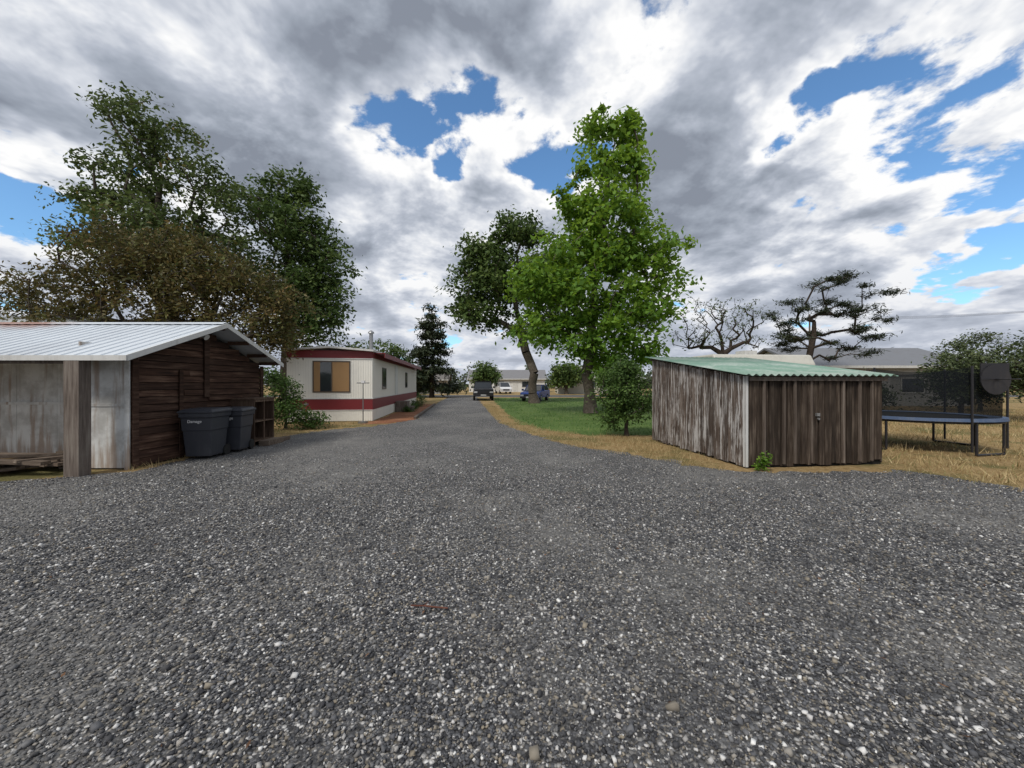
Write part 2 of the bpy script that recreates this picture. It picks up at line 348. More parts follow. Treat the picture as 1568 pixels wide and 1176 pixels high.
def conifer(name,x,y,h,rad,n,lmat,seed,z0=1.0,ls=.4,nl=45,tr=.25):
    g=np.random.default_rng(seed); bl=[]
    k=11
    for i in range(k):
        t=i/(k-1); z=z0+(h-z0)*t; rr=rad*(1-t)**.7*(.85+.3*g.random())+.25
        for q in range(4 if t<.8 else 2):
            a=g.uniform(0,6.28); bl.append((x+math.cos(a)*rr*.45,y+math.sin(a)*rr*.45,z+g.normal(0,.1),rr*.65,rr*.65,.35))
    return tree(name,[(x,y,0),(x,y,h*.3),(x,y,h*.88)],bl,n,nl,ls,.33,lmat,tr,seed,droop=.25,asp=.3,inner=.6,bark=M_barkd)
conifer('pine_tree',-9.4,45,11.6,3.1,250,L_pine,31,1.2,.5,45)
g=np.random.default_rng(8); cb_=[]
for (x,z,w) in [(20.6,8.2,1.1),(19.5,7.5,1.2),(21.6,7.1,1.4),(18,6.5,1.5),(20.6,6.0,1.4),(16.9,5.4,1.2),(19.5,4.9,2.2),(22,4.7,1.3),(17.5,4.1,1.7),(20.7,3.8,1.9),(22.3,5.8,.9),(16.4,4.6,.9),(19,6,1.2)]:
    for q in range(5): cb_.append((x+g.uniform(-.95,.95)*w,24+g.uniform(-1,1),z+g.normal(0,.28),w*.3,.5,.2))
tree('cedar_tree',[(18.6,24,0),(18.6,24,3),(18.9,24,5.5),(20.0,24,7.9)],cb_,280,40,.24,.22,L_pine,.2,33,flat=.6,asp=.2,droop=-.2,rtip=.011,bark=M_barkd,inner=.8)
tree('bare_tree',[(12.2,22,0),(12.2,22,2.6),(12.0,22,4)],
 [(11.0,22,5.7,1.8,1.6,1.1),(13.2,22,5.6,1.6,1.6,1.2),(10.2,22,4.3,1.2,1.2,.8),(13.8,22,4.4,1.1,1.2,.9),(11.8,22,4.2,1.8,1.4,.8)],
 330,5,.12,.10,L_left,.2,34,rtip=.009,bark=M_barkd,wig=1.8)
i=0
for (x,y,h,w,nc) in [(16.2,18.0,2.0,1.5,90),(19.9,17,3.6,1.5,130),(22.3,16.5,4.2,2.0,150),(25.3,16,4.4,2.2,120),(26.2,21.5,4.9,2.4,120)]:
    tree('orchard_tree',[(x,y,0),(x,y,.6*h/3),(x+.2,y,h*.6)],[(x,y,h*.6,w,w*.8,h*.33),(x-w*.5,y,h*.42,w*.6,w*.6,h*.25),(x+w*.5,y,h*.48,w*.6,w*.6,h*.28),(x+.3,y,h*.86,w*.4,w*.4,h*.15),(x-w*.4,y,h*.8,w*.25,w*.3,h*.1)],nc,55,.13,.27,L_grey,.09,40+i,rtip=.008); i+=1
for (x,y,h,w) in [(-4.6,66,6.2,3.0),(-19,58,9.5,4.5),(8.5,60,6,3),(13,48,5.5,3.0),(-12.5,50,4,2)]:
    tree('yard_tree',[(x,y,0),(x,y,1.5),(x,y,h*.7)],[(x,y,h*.6,w*.8,w*.8,h*.33),(x-w*.4,y,h*.45,w*.5,w*.5,h*.25),(x+w*.4,y,h*.5,w*.5,w*.5,h*.25)],90,40,.45,.5,L_dark,.25,60+i); i+=1
def treeline():
    g=np.random.default_rng(5); cs=[]; x=-330
    while x<330:
        y=130+g.uniform(-15,25)+abs(x)*-.15; h=g.uniform(3.5,7.5); w=g.uniform(3,6)
        for _ in range(26):
            cs.append((x+g.normal(0,w*.45),y+g.normal(0,w*.45),max(.6,abs(g.normal(h*.45,h*.22)))))
        x+=g.uniform(2.5,7)
    C=np.array(cs); m=len(C)*16; P=np.repeat(C,16,0)+g.normal(0,.7,(m,3)); P[:,2]=np.abs(P[:,2])
    u=g.normal(size=(m,3));u/=np.linalg.norm(u,axis=1)[:,None]; w=np.cross(u,g.normal(size=(m,3))); w/=np.linalg.norm(w,axis=1)[:,None]
    s=.9
    V=np.stack([P-u*s*.5,P+w*s*.4,P+u*s*.5,P-w*s*.4],1)
    fast('distant_trees',V.reshape(-1,3),np.arange(m*4).reshape(-1,4),g.random(m),[m_leaf('distant_leaves',[(0,(.05,.07,.04)),(1,(.12,.15,.09))],.2)])
treeline()
# ------------------------------------------------------------ left wooden shed
W_dark=m_wood('dark_barn_boards',[(.02,.012,.009),(.07,.036,.024),(.19,.12,.085)],axis=1)
W_dark_v=m_wood('dark_vertical_planks',[(.012,.009,.007),(.055,.04,.03),(.17,.135,.105)],axis=2)
W_peel=m_wood('peeling_white_planks',[(.03,.022,.018),(.12,.09,.072),(.26,.22,.19)],axis=2,paint=(.50,.485,.47),pamt=.38)
W_grey=m_wood('grey_lumber',[(.07,.055,.045),(.17,.14,.12),(.30,.27,.23)],axis=2)
W_greyy=m_wood('grey_lumber_flat',[(.06,.045,.035),(.17,.13,.10),(.32,.27,.22)],axis=0)
def m_sheet(name,base,dirt,amt):
    mt,k,out=material(name); c=coord(k)
    n=k.noise(c,1.6,6,.65); st=k.noise(k.scale(c,(9,9,.7)),1,5,.6)
    s=k.n('ShaderNodeSeparateXYZ'); k.l(c,s.inputs[0])
    low=k.sm(s.outputs[2],.0,.75,.16,0)
    col=k.mix(k.sm(n,.40,.62,0,amt),base,dirt); col=k.mix(k.sm(k.m('ADD',st,low),.5,.7,0,amt*.8),col,(.24,.15,.09))
    princ(k,out,col,.6,0,n,.12,.01,.3); return mt
S_white=m_sheet('weathered_white_panel',(.62,.63,.62),(.36,.355,.34),.85)
S_roof=m_sheet('white_metal_roof',(.62,.66,.70),(.42,.44,.46),.5)
P_trim=m_paint('white_trim',(.62,.62,.60),.6,0,.4)
P_black=m_paint('interior_dark',(.012,.011,.01),.9,0,0)  # near-black colour stands in for the shade inside the sheds
def roofmat_rust():
    mt,k,out=material('roof_rusted'); c=coord(k)
    n=k.noise(c,1.1,6,.7); n2=k.noise(c,.6,5,.6)
    s=k.n('ShaderNodeSeparateXYZ'); k.l(c,s.inputs[0])
    up=k.sm(s.outputs[1],1.0,1.9); lf=k.sm(s.outputs[0],-2.6,-3.8)
    col=k.mix(k.sm(n2,.4,.7,0,.6),(.60,.65,.70),(.42,.45,.49))
    col=k.mix(k.m('MULTIPLY',k.m('MULTIPLY',k.sm(n,.36,.5),up),lf),col,(.30,.12,.06))
    princ(k,out,col,.5,.1,n,.08,.01,.4); return mt
sh=empty('wooden_shed',(-7.15,7.2,0))
RZ=lambda y: 2.95-.39*(1.75-y) if y<1.75 else 2.95-.375*(y-1.75)
b=B(); z=.04
while z<2.9:
    h=R.uniform(.135,.155)
    def yl(zz): 
        return (max(0,1.75-(2.91-zz)/.39), min(3.75,1.75+(2.91-zz)/.375))
    y0,y1=yl(z+h)
    if y1-y0<.1: break
    cuts=[y0]+([R.uniform(y0+.8,y1-.8)] if y1-y0>2.2 and R.random()<.6 else [])+[y1]
    for a,c in zip(cuts[:-1],cuts[1:]):
        o=R.uniform(0,.012); tl=R.gauss(0,.006)
        b.add([(.0+o,a,z+h-.012),(.022+o,a,z+tl),(.022+o,c-.006,z-tl),(.0+o,c-.006,z+h-.012),(-.02,a,z+h-.008),(-.02,a,z),(-.02,c-.004,z),(-.02,c-.004,z+h-.008)],[(0,1,2,3),(4,7,6,5),(0,4,5,1),(3,2,6,7),(0,3,7,4),(1,5,6,2)])
    z+=h
b.box(.04,.065,1.66,1.80,1.3,2.86,0,.9); b.box(.03,.06,-.01,.10,0,2.2,0,.6); b.box(.03,.06,3.64,3.76,0,2.1,0,.6)
b.box(.04,.06,1.0,1.09,.05,1.9,0,.75);b.box(.04,.06,1.8,2.9,1.22,1.30,0,.4)
b.obj('gable_siding',[W_dark],sh)
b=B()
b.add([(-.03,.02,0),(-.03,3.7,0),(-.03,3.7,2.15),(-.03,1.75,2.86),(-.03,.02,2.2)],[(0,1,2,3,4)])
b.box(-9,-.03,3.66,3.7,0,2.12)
b.obj('dark_backing_rear_wall',[P_black],sh)  # gable sheet is blackened as interior shade; the box closes the rear
b=B()
b.box(-.98,-.02,-.03,0,.03,2.2,0,.1); b.box(-.97,-.03,-.045,-.031,1.18,1.23,0,.9)
b.box(-.98,-.95,0,1.2,.03,2.4,0,.3)
x=-9
while x<-1: b.box(x,x+.88,1.2+R.uniform(0,.01),1.22,.05,2.6,0,R.random()); x+=.885
b.box(-9,-1,1.17,1.198,1.15,1.21,0,.9)
b.box(-.06,.025,-.06,-.032,0,2.2,0,.0)
b.obj('metal_wall_panels',[S_white],sh)
b=B(); b.box(-.56,-.30,-.60,-.40,0,2.04,0,.3); b.box(-5.2,-5.0,-.6,-.42,0,2.06,0,.5)
b.box(-9,-.57,-.50,-.42,1.96,2.05,0,.5)
b.box(-1.05,-.99,-.05,0,0,2.1,0,.8)
b.obj('posts',[W_grey],sh)
b=B(); x0,x1=-9.2,.5; e0,e1=-.58,3.95
z0,z1,zr=RZ(e0)+.05,RZ(e1)+.05,3.0
b.add([(x0,e0,z0),(x1,e0,z0),(x1,1.75,zr),(x0,1.75,zr),(x0,e1,z1),(x1,e1,z1)]+[(x0,e0,z0-.03),(x1,e0,z0-.03),(x1,1.75,zr-.03),(x0,1.75,zr-.03),(x0,e1,z1-.03),(x1,e1,z1-.03)],
 [(0,1,2,3),(3,2,5,4),(7,6,9,8),(8,9,10,11),(0,6,7,1),(4,5,11,10),(1,7,8,2),(2,8,11,5)],0,0)
x=x0+.05
while x<x1-.02:
    for (ya,za,yb,zb) in((e0,z0,1.75,zr),(1.75,zr,e1,z1)):
        b.add([(x-.018,ya,za+.001),(x-.008,ya,za+.018),(x+.008,ya,za+.018),(x+.018,ya,za+.001),(x-.018,yb,zb+.001),(x-.008,yb,zb+.018),(x+.008,yb,zb+.018),(x+.018,yb,zb+.001)],[(0,1,5,4),(1,2,6,5),(2,3,7,6),(0,3,2,1)],0,.1)
    x+=.23
b.add([(x0,1.62,zr-.02),(x1,1.62,zr-.02),(x1,1.75,zr+.04),(x0,1.75,zr+.04),(x1,1.88,zr-.02),(x0,1.88,zr-.02)],[(0,1,2,3),(3,2,4,5)],0,.3)
b.obj('roof',[roofmat_rust()],sh)
b=B()
for (ya,za,yb,zb) in((e0,z0,1.75,zr),(1.75,zr,e1,z1)):
    b.add([(x1+.002,ya,za-.09),(x1+.022,ya,za-.09),(x1+.022,ya,za+.015),(x1+.002,ya,za+.015),(x1+.002,yb,zb-.09),(x1+.022,yb,zb-.09),(x1+.022,yb,zb+.015),(x1+.002,yb,zb+.015)],[(0,1,2,3),(4,7,6,5),(0,4,5,1),(3,2,6,7),(1,5,6,2),(0,3,7,4)],0,.2)
b.box(x0,x1+.02,e0-.025,e0-.003,z0-.085,z0+.005,0,.2)
b.obj('fascia',[P_trim],sh)
b=B()
for yy in (-.35,.4,1.0,1.7,2.5,3.2,3.7): b.box(-.02,x1,yy-.02,yy+.02,RZ(yy)-.09,RZ(yy)-.0,0,.5)
b.obj('rafters',[W_dark],sh)
b=B(); b.cyl((.1,1.55,2.72),(.2,1.55,2.66),.05,.07,10); b.box(.07,.1,1.5,1.6,2.66,2.78); b.obj('flood_light',[P_trim],sh)
ob=empty('outbuilding',(-19.5,13,0))
b=B(); b.box(-3,3.2,0,4,0,3.15); b.obj('walls',[S_white],ob)
b=B(); b.prism([(-.5,3.25),(2,4.15),(4.5,3.25),(4.5,3.33),(2,4.25),(-.5,3.33)],-3.4,3.6); b.obj('roof',[S_roof],ob)
b=B(); b.box(.4,1.3,-.03,-.003,0,2.0); b.obj('door',[P_trim],ob)
b=B()
for i in range(26):
    L=R.uniform(.5,1.5); M=Matrix.Translation((R.uniform(-9.3,-8.3),R.uniform(6.55,7.6),.03+.009*i))@Matrix.Rotation(R.choice([R.gauss(0,.25),R.gauss(1.2,.4)]),4,'Z')@Matrix.Rotation(R.gauss(0,.06),4,'Y')
    b.box(-L/2,L/2,-R.uniform(.04,.1),R.uniform(.04,.1),0,R.uniform(.02,.06),0,None,M)
b.obj('lumber_pile',[W_greyy])
# ------------------------------------------------------------ trash bins
P_bin=m_paint('bin_plastic',(.035,.038,.048),.5,0,.25,(.12,.12,.12))
P_rub=m_paint('rubber',(.015,.015,.015),.8,0,.1)
P_white=m_paint('white_letters',(.7,.7,.7),.6,0,0)
def bin_(x,y,rz,s=1.0):
    e=empty('trash_bin',(x,y,0.004),rz)
    b=B(); w0,w1=.24*s,.30*s; d0,d1=.25*s,.33*s; H=.98*s
    lv=[(.06,w0,d0),(.60*s,w0+.03,d0+.045),(.62*s,w0+.045,d0+.055),(H-.1,w1-.005,d1-.01),(H-.09,w1+.02,d1+.015),(H,w1+.025,d1+.02)]
    vs=[];fs=[]
    for z,w,d in lv: vs+=[(-w,-d,z),(w,-d,z),(w,d,z),(-w,d,z)]
    for i in range(len(lv)-1):
        for j in range(4): fs.append((4*i+j,4*i+(j+1)%4,4*i+4+(j+1)%4,4*i+4+j))
    fs+=[(3,2,1,0),(20,21,22,23)]
    b.add(vs,fs,0,.1); b.obj('body',[P_bin],e,.015)
    b=B(); w,d=w1+.045,d1+.03
    b.add([(-w,-d,H+.004),(w,-d,H+.004),(w,d,H+.004),(-w,d,H+.004),(-w,-d,H+.04),(w,-d,H+.04),(w,d,H+.05),(-w,d,H+.05),(-w*.8,-d*.75,H+.085),(w*.8,-d*.75,H+.085),(w*.8,d*.8,H+.095),(-w*.8,d*.8,H+.095)],
     [(3,2,1,0),(0,1,5,4),(1,2,6,5),(2,3,7,6),(3,0,4,7),(4,5,9,8),(5,6,10,9),(6,7,11,10),(7,4,8,11),(8,9,10,11)],0,.4)
    b.obj('lid',[P_bin],e,.012)
    b=B()
    for sx in(-1,1):
        b.cyl((sx*.2,d0+.04,.12),(sx*.27,d0+.04,.12),.12,.12,18); b.cyl((sx*.22,d1,H-.03),(sx*.22,d1+.09,H-.01),.015,.015,6)
    b.cyl((-.24,d1+.09,H-.01),(.24,d1+.09,H-.01),.018,.018,8)
    b.obj('wheels_and_handle',[P_rub],e)
    cu=bpy.data.curves.new('label','FONT'); cu.body='Damage'; cu.size=.085; cu.extrude=.001; cu.align_x='CENTER'
    o=link(bpy.data.objects.new('label',cu),e); o.location=(-.02,-(d1+.0),.78); o.rotation_euler=(math.radians(84),0,0); cu.materials.append(P_white)
bin_(-6.68,8.38,.12); bin_(-6.62,9.15,.2,.97)
cb=empty('wooden_cabinet',(-6.85,9.75,0),.05)
b=B()
b.box(-.27,.3,0,.03,0,1.2);b.box(-.27,.3,.85,.88,0,1.2);b.box(-.27,.33,-.03,.91,1.2,1.235)
for z in(.12,.62): b.box(-.27,.29,.03,.85,z,z+.025)
b.box(-.29,-.27,0,.88,.05,1.2); b.box(.27,.295,.42,.46,.12,1.2); b.box(-.27,.305,0.03,.85,1.14,1.195)
b.obj('frame_and_shelves',[m_wood('cabinet_wood',[(.04,.025,.018),(.13,.085,.06),(.25,.19,.14)],axis=2)],cb)
b=B(); b.box(.35,.6,.1,.8,.01,.14,0,.3); b.box(.33,.52,.95,1.3,.01,.10,0,.5); b.obj('loose_boards',[W_greyy],cb)
# ------------------------------------------------------------ right plank shed
rs=empty('plank_shed',(4.46,7.3,0),math.radians(7.35))
W,D=2.93,3.62
ztop=lambda y:1.78+(y+.15)*.150
b=B(); x=.02
while x<W-.03:
    w=min(R.uniform(.09,.17),W-x); z0=R.uniform(.015,.07); o=R.uniform(0,.02)
    dd=.03 if (.95<x<1.95) else 0
    if R.random()<.06: z0=R.uniform(.1,.25)
    M=Matrix.Translation((x,0,0))@Matrix.Rotation(R.gauss(0,.004),4,'Y')
    b.box(0,w-R.uniform(.006,.02),-.03-o-dd,-.005,z0,1.75+R.uniform(-.03,.01),0,None,M)
    x+=w
b.obj('front_planks',[W_dark_v],rs,.003)
b=B()
for xx in(.28,.70,.93,1.28,1.98,2.35,2.62):
    b.box(xx,xx+.045,-.092,-.055,R.uniform(.02,.1),1.72,0,R.random())
b.obj('battens',[m_wood('batten_wood',[(.05,.038,.03),(.14,.11,.09),(.26,.225,.19)],axis=2)],rs)
b=B(); b.box(1.40,1.46,-.11,-.06,.98,1.04,0,.1); b.cyl((1.43,-.12,.93),(1.43,-.09,.93),.022,.022,8)
b.obj('hasp',[m_paint('rusty_hasp',(.3,.3,.3),.5,.6,.4)],rs)
b=B(); y=.0
while y<D-.02:
    w=min(R.uniform(.10,.17),D-y); o=R.uniform(0,.018)
    b.box(-.03-o,-.004,y,y+w-R.uniform(.006,.016),R.uniform(.01,.07),ztop(y)-.03+R.uniform(-.03,.0),0); y+=w
b.obj('side_planks',[W_peel],rs,.003)
b=B(); b.box(-.06,-.05,-.02,.02,.03,1.75,0,.4); b.box(-.062,-.01,-.056,-.046,.03,1.75,0,.4)
b.obj('corner_trim',[P_trim],rs)
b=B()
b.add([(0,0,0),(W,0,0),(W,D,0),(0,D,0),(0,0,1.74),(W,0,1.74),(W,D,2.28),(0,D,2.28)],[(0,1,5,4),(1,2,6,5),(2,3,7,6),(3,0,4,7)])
b.obj('dark_liner',[P_black],rs)  # added black box, paints the interior shade behind the plank gaps
b=B(); y=.0
while y<D-.02:
    w=min(R.uniform(.10,.17),D-y); b.box(W+.004,W+.03+R.uniform(0,.01),y,y+w-.007,.03,ztop(y)-.03,0); y+=w
x=0
while x<W-.02:
    w=min(.15,W-x); b.box(x,x+w-.007,D+.004,D+.03,.03,2.3,0); x+=w
b.obj('rear_planks',[W_dark_v],rs)
nx=240; xs=np.linspace(-.16,W+.16,nx); zz=.020*np.sin(xs*2*math.pi/.155)
V=[];F=[]
for yy in(-.2,D+.18):
    for x,zq in zip(xs,zz): V.append((x,yy,ztop(yy)+zq))
for i in range(nx-1): F.append((i,i+1,nx+i+1,nx+i))
def m_green():
    mt,k,out=material('green_corrugated'); c=coord(k); n=k.noise(c,1.5,6,.65)
    princ(k,out,k.mix(k.sm(n,.4,.7),(.17,.29,.23),(.36,.43,.39)),.5,0,n,.1,.01,.4); return mt
o=fast('roof',V,F,None,[m_green()],rs,smooth=True); md=o.modifiers.new('s','SOLIDIFY'); md.thickness=.006
b=B(); b.box(-.02,W+.02,-.12,-.095,1.66,1.735,0,.8)
for i in range(6):
    y=.02+i*(D-.1)/5; b.box(-.1,W+.1,y,y+.04,ztop(y)-.075,ztop(y)-.025,0,.6)
b.obj('roof_purlins',[W_grey],rs)
tree('weed_plant',[(4.62,7.05,0),(4.62,7.05,.12),(4.62,7.05,.25)],[(4.62,7.05,.2,.13,.1,.16),(4.55,7.05,.1,.1,.1,.08)],22,14,.06,.035,L_main,.008,77,rtip=.003)
# ------------------------------------------------------------ mobile home
mh=empty('mobile_home',(-6.0,16.5,0),math.radians(7.35))
P_home=m_paint('cream_siding',(.80,.78,.71),.55,0,.15,(.5,.48,.43))
P_mar=m_paint('maroon_siding',(.18,.022,.026),.5,0,.15,(.1,.02,.02))
def m_glass(name,c=(.03,.035,.04)):
    mt,k,out=material(name); princ(k,out,c,.08,0,spec=.8); return mt
P_glass=m_glass('window_glass'); P_cur=m_paint('curtain',(.36,.21,.09),.6,0,.2)
Wd,Ln=3.45,15.8
b=B()
b.box(-Wd,0,0,Ln,.02,.50,0,.3); b.box(-Wd,0,0,Ln,.98,2.72,0,.0)
x=-Wd+.05
while x<-.03:
    if not(-2.45<x<-.93): b.box(x,x+.03,-.012,-.001,.98,2.62,0,.5)
    else:
        b.box(x,x+.03,-.012,-.001,.98,1.20,0,.5)
    b.box(x,x+.03,-.012,-.001,.03,.42,0,.5); x+=.10
y=.1
while y<Ln: b.box(.001,.010,y,y+.03,.98,2.72,0,.5); b.box(.001,.010,y,y+.03,.02,.42,0,.5); y+=.2
b.obj('walls',[P_home],mh)
b=B(); b.box(-Wd-.015,.015,-.015,Ln+.01,.5,.98,0,.2)
b.box(-Wd-.02,.02,-.022,-.013,2.70,3.02,0,.1); b.box(.003,.022,0,Ln,2.72,2.98,0,.1)
b.obj('maroon_band',[P_mar],mh)
b=B()
b.add([(-Wd-.08,-.25,2.98),(-Wd/2,-.25,3.12),(.10,-.25,2.98),(.10,Ln+.1,2.98),(-Wd/2,Ln+.1,3.12),(-Wd-.08,Ln+.1,2.98),(-Wd-.08,-.25,3.06),(-Wd/2,-.25,3.20),(.10,-.25,3.06),(.10,Ln+.1,3.06),(-Wd/2,Ln+.1,3.20),(-Wd-.08,Ln+.1,3.06)],
 [(6,7,10,11),(7,8,9,10),(0,1,4,5),(1,2,3,4),(0,6,11,5),(2,8,9,3),(0,1,7,6),(1,2,8,7),(3,4,10,9),(4,5,11,10)],0,.1)
b.box(-Wd-.03,.03,-.03,-.023,2.66,2.70,0,0); b.box(-Wd-.02,.025,-.028,-.016,.96,1.0,0,0); b.box(-Wd-.02,.025,-.028,-.016,.47,.5,0,0); b.box(.016,.028,0,Ln,.96,1.0,0,0)
b.obj('roof_and_trim',[P_trim],mh)
b=B(); b.box(.03,.45,.3,Ln-.5,2.93,2.96,0,.1); b.box(.44,.47,.3,Ln-.5,2.75,2.96,0,.2)
b.obj('awning',[P_mar],mh)
b=B()
wx0,wx1,wz0,wz1=-2.42,-.90,1.24,2.58
b.box(wx0,wx1,-.035,-.013,wz0,wz0+.05);b.box(wx0,wx1,-.035,-.013,wz1-.05,wz1);b.box(wx0,wx0+.05,-.035,-.013,wz0+.05,wz1-.05);b.box(wx1-.05,wx1,-.035,-.013,wz0+.05,wz1-.05);b.box(-1.68,-1.63,-.033,-.013,wz0+.05,wz1-.05)
for yy in(2.0,9.5): 
    b.box(.012,.03,yy,yy+.9,1.35,1.39);b.box(.012,.03,yy,yy+.9,2.35,2.39);b.box(.012,.03,yy-.04,yy,1.35,2.39);b.box(.012,.03,yy+.9,yy+.94,1.35,2.39)
b.obj('window_frames',[m_paint('brown_frame',(.10,.075,.055),.5)],mh)
b=B(); b.box(wx0+.05,-1.68,-.022,-.013,wz0+.05,wz1-.05,0,.3); b.box(-1.63,wx1-.05,-.022,-.013,wz0+.05,wz1-.05,1,.3)
b.box(wx0+.05,wx0+.3,-.024,-.0225,wz0+.05,wz1-.05,1,.9)
for yy in(2.0,9.5): b.box(.012,.018,yy,yy+.9,1.39,2.35,0,.2)
b.obj('windows',[P_glass,P_cur],mh)
b=B(); b.box(.012,.03,5.5,6.4,.98,2.65,0,.1); b.obj('door',[P_trim],mh)
b=B(); b.box(.05,1.0,5.4,6.5,.0,.3); b.box(.05,.7,5.4,6.5,.3,.6); b.obj('steps',[W_grey],mh)
b=B(); b.cyl((-.55,2.2,3.05),(-.55,2.2,4.05),.09,.09,14); b.cyl((-.55,2.2,4.05),(-.55,2.2,4.12),.15,.13,14); b.cyl((-.55,2.2,4.12),(-.55,2.2,4.2),.13,.03,14)
b.obj('stovepipe',[m_paint('galvanized',(.35,.36,.37),.4,.7,.3)],mh,smooth=True)
P_galv=m_paint('galvanized_metal',(.25,.25,.25),.45,.6,.3)
b=B(); b.cyl((-6.05,15.6,0),(-6.05,15.6,1.65),.025,.02,8,0); b.box(-6.3,-5.8,15.58,15.62,1.62,1.66,0); b.box(-6.12,-5.98,15.56,15.64,1.64,1.74,1); b.box(-6.2,-5.9,15.45,15.75,0,.08,0)
b.obj('garden_pole',[P_galv,P_white])
b=B(); b.cyl((-8.2,15.3,0),(-8.2,15.3,.75),.03,.03,8,0); b.cyl((-8.2,15.3,.62),(-8.2,15.12,.6),.02,.02,8,1); b.box(-8.26,-8.14,15.24,15.36,.75,.82,1)
b.obj('water_spigot',[m_paint('red_spigot',(.35,.03,.03),.5),P_galv])
b=B()
for i in range(7):
    t=i/7; x=-4.42-1.55*t; y=17.5+12.3*t; M=Matrix.Translation((x,y,.05))@Matrix.Rotation(.13,4,'Z'); b.box(-.06,.06,0,1.7,-.05,.06,0,None,M)
b.obj('timber_edging',[W_grey])
i=0
for (x,y,s) in [(-5.9,22,.25),(-6.3,24.5,.3),(-6.7,27,.45),(-7.8,33,.7)]:
    tree('flower_bush',[(x,y,0),(x,y,.1),(x,y,s)],[(x,y,s*.6,s,s,s*.55)],25,30,.09,.12,L_bush,.03,90+i,rtip=.006); i+=1
b=B(); pts=[(-.72,2.74,.02),(-.62,2.71,.035),(-.55,2.705,.03),(-.45,2.69,.03)]
for a,c in zip(pts[:-1],pts[1:]): b.cyl(a,c,.006,.0055,7)
b.cyl(pts[1],(-.6,2.76,.04),.004,.002,6)
b.obj('twig',[m_wood('twig_bark',[(.08,.03,.02),(.16,.07,.05),(.25,.13,.1)],axis=0)])
m=520; P=np.stack([NR.uniform(-8,8,m),NR.uniform(1.6,11,m)],1); P=P[inpoly(P,gravel_poly)]; m=len(P)
a=NR.uniform(0,6.28,m); s=NR.uniform(.01,.028,m); V=np.zeros((m,4,3))
for q,(u,w) in enumerate([(-1,0),(0,.3),(1,0),(0,-.3)]):
    V[:,q,0]=P[:,0]+(u*np.cos(a)-w*np.sin(a))*s; V[:,q,1]=P[:,1]+(u*np.sin(a)+w*np.cos(a))*s; V[:,q,2]=.018+NR.uniform(0,.012,m)
fast('fallen_leaves',V.reshape(-1,3),np.arange(m*4).reshape(-1,4),NR.random(m),[m_leaf('dead_leaves',[(0,(.07,.035,.02)),(1,(.20,.11,.06))],.1)])
# ------------------------------------------------------------ trampoline
tx,ty,rr=10.35,9.95,1.5
tp=empty('trampoline',(tx,ty,0))
P_dk=m_paint('dark_steel',(.03,.03,.035),.4,.3,.2); P_blue=m_paint('blue_pad',(.07,.11,.20),.6,0,.5,(.25,.27,.30)) 
b=B(); n=40
for i in range(n):
    a0,a1=2*math.pi*i/n,2*math.pi*(i+1)/n
    c0,s0,c1,s1=math.cos(a0),math.sin(a0),math.cos(a1),math.sin(a1)
    b.add([(c0*(rr-.25),s0*(rr-.25),.80),(c1*(rr-.25),s1*(rr-.25),.80),(0,0,.78)],[(0,1,2)],1,.1)
    b.add([(c0*(rr-.25),s0*(rr-.25),.815),(c1*(rr-.25),s1*(rr-.25),.815),(c1*(rr+.05),s1*(rr+.05),.83),(c0*(rr+.05),s0*(rr+.05),.83),(c0*(rr+.06),s0*(rr+.06),.76),(c1*(rr+.06),s1*(rr+.06),.76)],[(0,1,2,3),(3,2,5,4)],0,.2)
b.obj('mat_and_pad',[P_blue,P_rub],tp)
b=B()
for i in range(n):
    a0,a1=2*math.pi*i/n,2*math.pi*(i+1)/n
    b.cyl((math.cos(a0)*rr,math.sin(a0)*rr,.73),(math.cos(a1)*rr,math.sin(a1)*rr,.73),.025,.025,6)
for q in range(4):
    a=-math.pi/2+.2+q*math.pi/2
    ps=[(math.cos(a+o)*rr,math.sin(a+o)*rr) for o in(-.28,.28)]
    for p in ps: b.cyl((*p,.75),(*p,.03),.026,.026,8)
    b.cyl((*ps[0],.03),(*ps[1],.03),.026,.026,8)
for q in range(6):
    a=q*math.pi/3+.35; p=(math.cos(a)*(rr+.06),math.sin(a)*(rr+.06)); b.cyl((*p,.1),(*p,2.0),.022,.022,8)
b.obj('frame',[P_dk],tp)
mt,k,out=material('safety_net'); t=k.n('ShaderNodeBsdfTransparent'); d=k.n('ShaderNodeBsdfDiffuse'); d.inputs[0].default_value=(.012,.014,.017,1); x=k.n('ShaderNodeMixShader'); x.inputs[0].default_value=.66
k.l(t.outputs[0],x.inputs[1]);k.l(d.outputs[0],x.inputs[2]);k.l(x.outputs[0],out.inputs[0])
V=[]
for i in range(36):
    a=2*math.pi*i/36; sg=.10*abs(math.sin(3*(a-.35)))
    V+= [(math.cos(a)*rr*.97,math.sin(a)*rr*.97,.83),(math.cos(a)*rr*.98,math.sin(a)*rr*.98,1.97-sg)]
F=[(2*i,(2*i+2)%72,(2*i+3)%72,2*i+1) for i in range(36)]
fast('net',V,F,None,[mt],tp)
b=B(); b.prism([(-1.62,1.52),(-1.62,1.95),(-1.60,1.95),(-1.60,1.52)],-.16,.46); b.cyl((.15,-1.64,1.60),(.15,-1.62,1.60),.33,.33,20)
b.cyl((.15,-1.6,1.7),(.15,-1.45,1.7),.03,.03,8)
for i in range(16):
    a0,a1=2*math.pi*i/16,2*math.pi*(i+1)/16
    b.cyl((.15+.17*math.cos(a0),-1.83+.17*math.sin(a0),1.6),(.15+.17*math.cos(a1),-1.83+.17*math.sin(a1),1.6),.012,.012,6)
o=b.obj('hoop_backboard',[P_dk],tp); o.location=(-.02,0,.10)
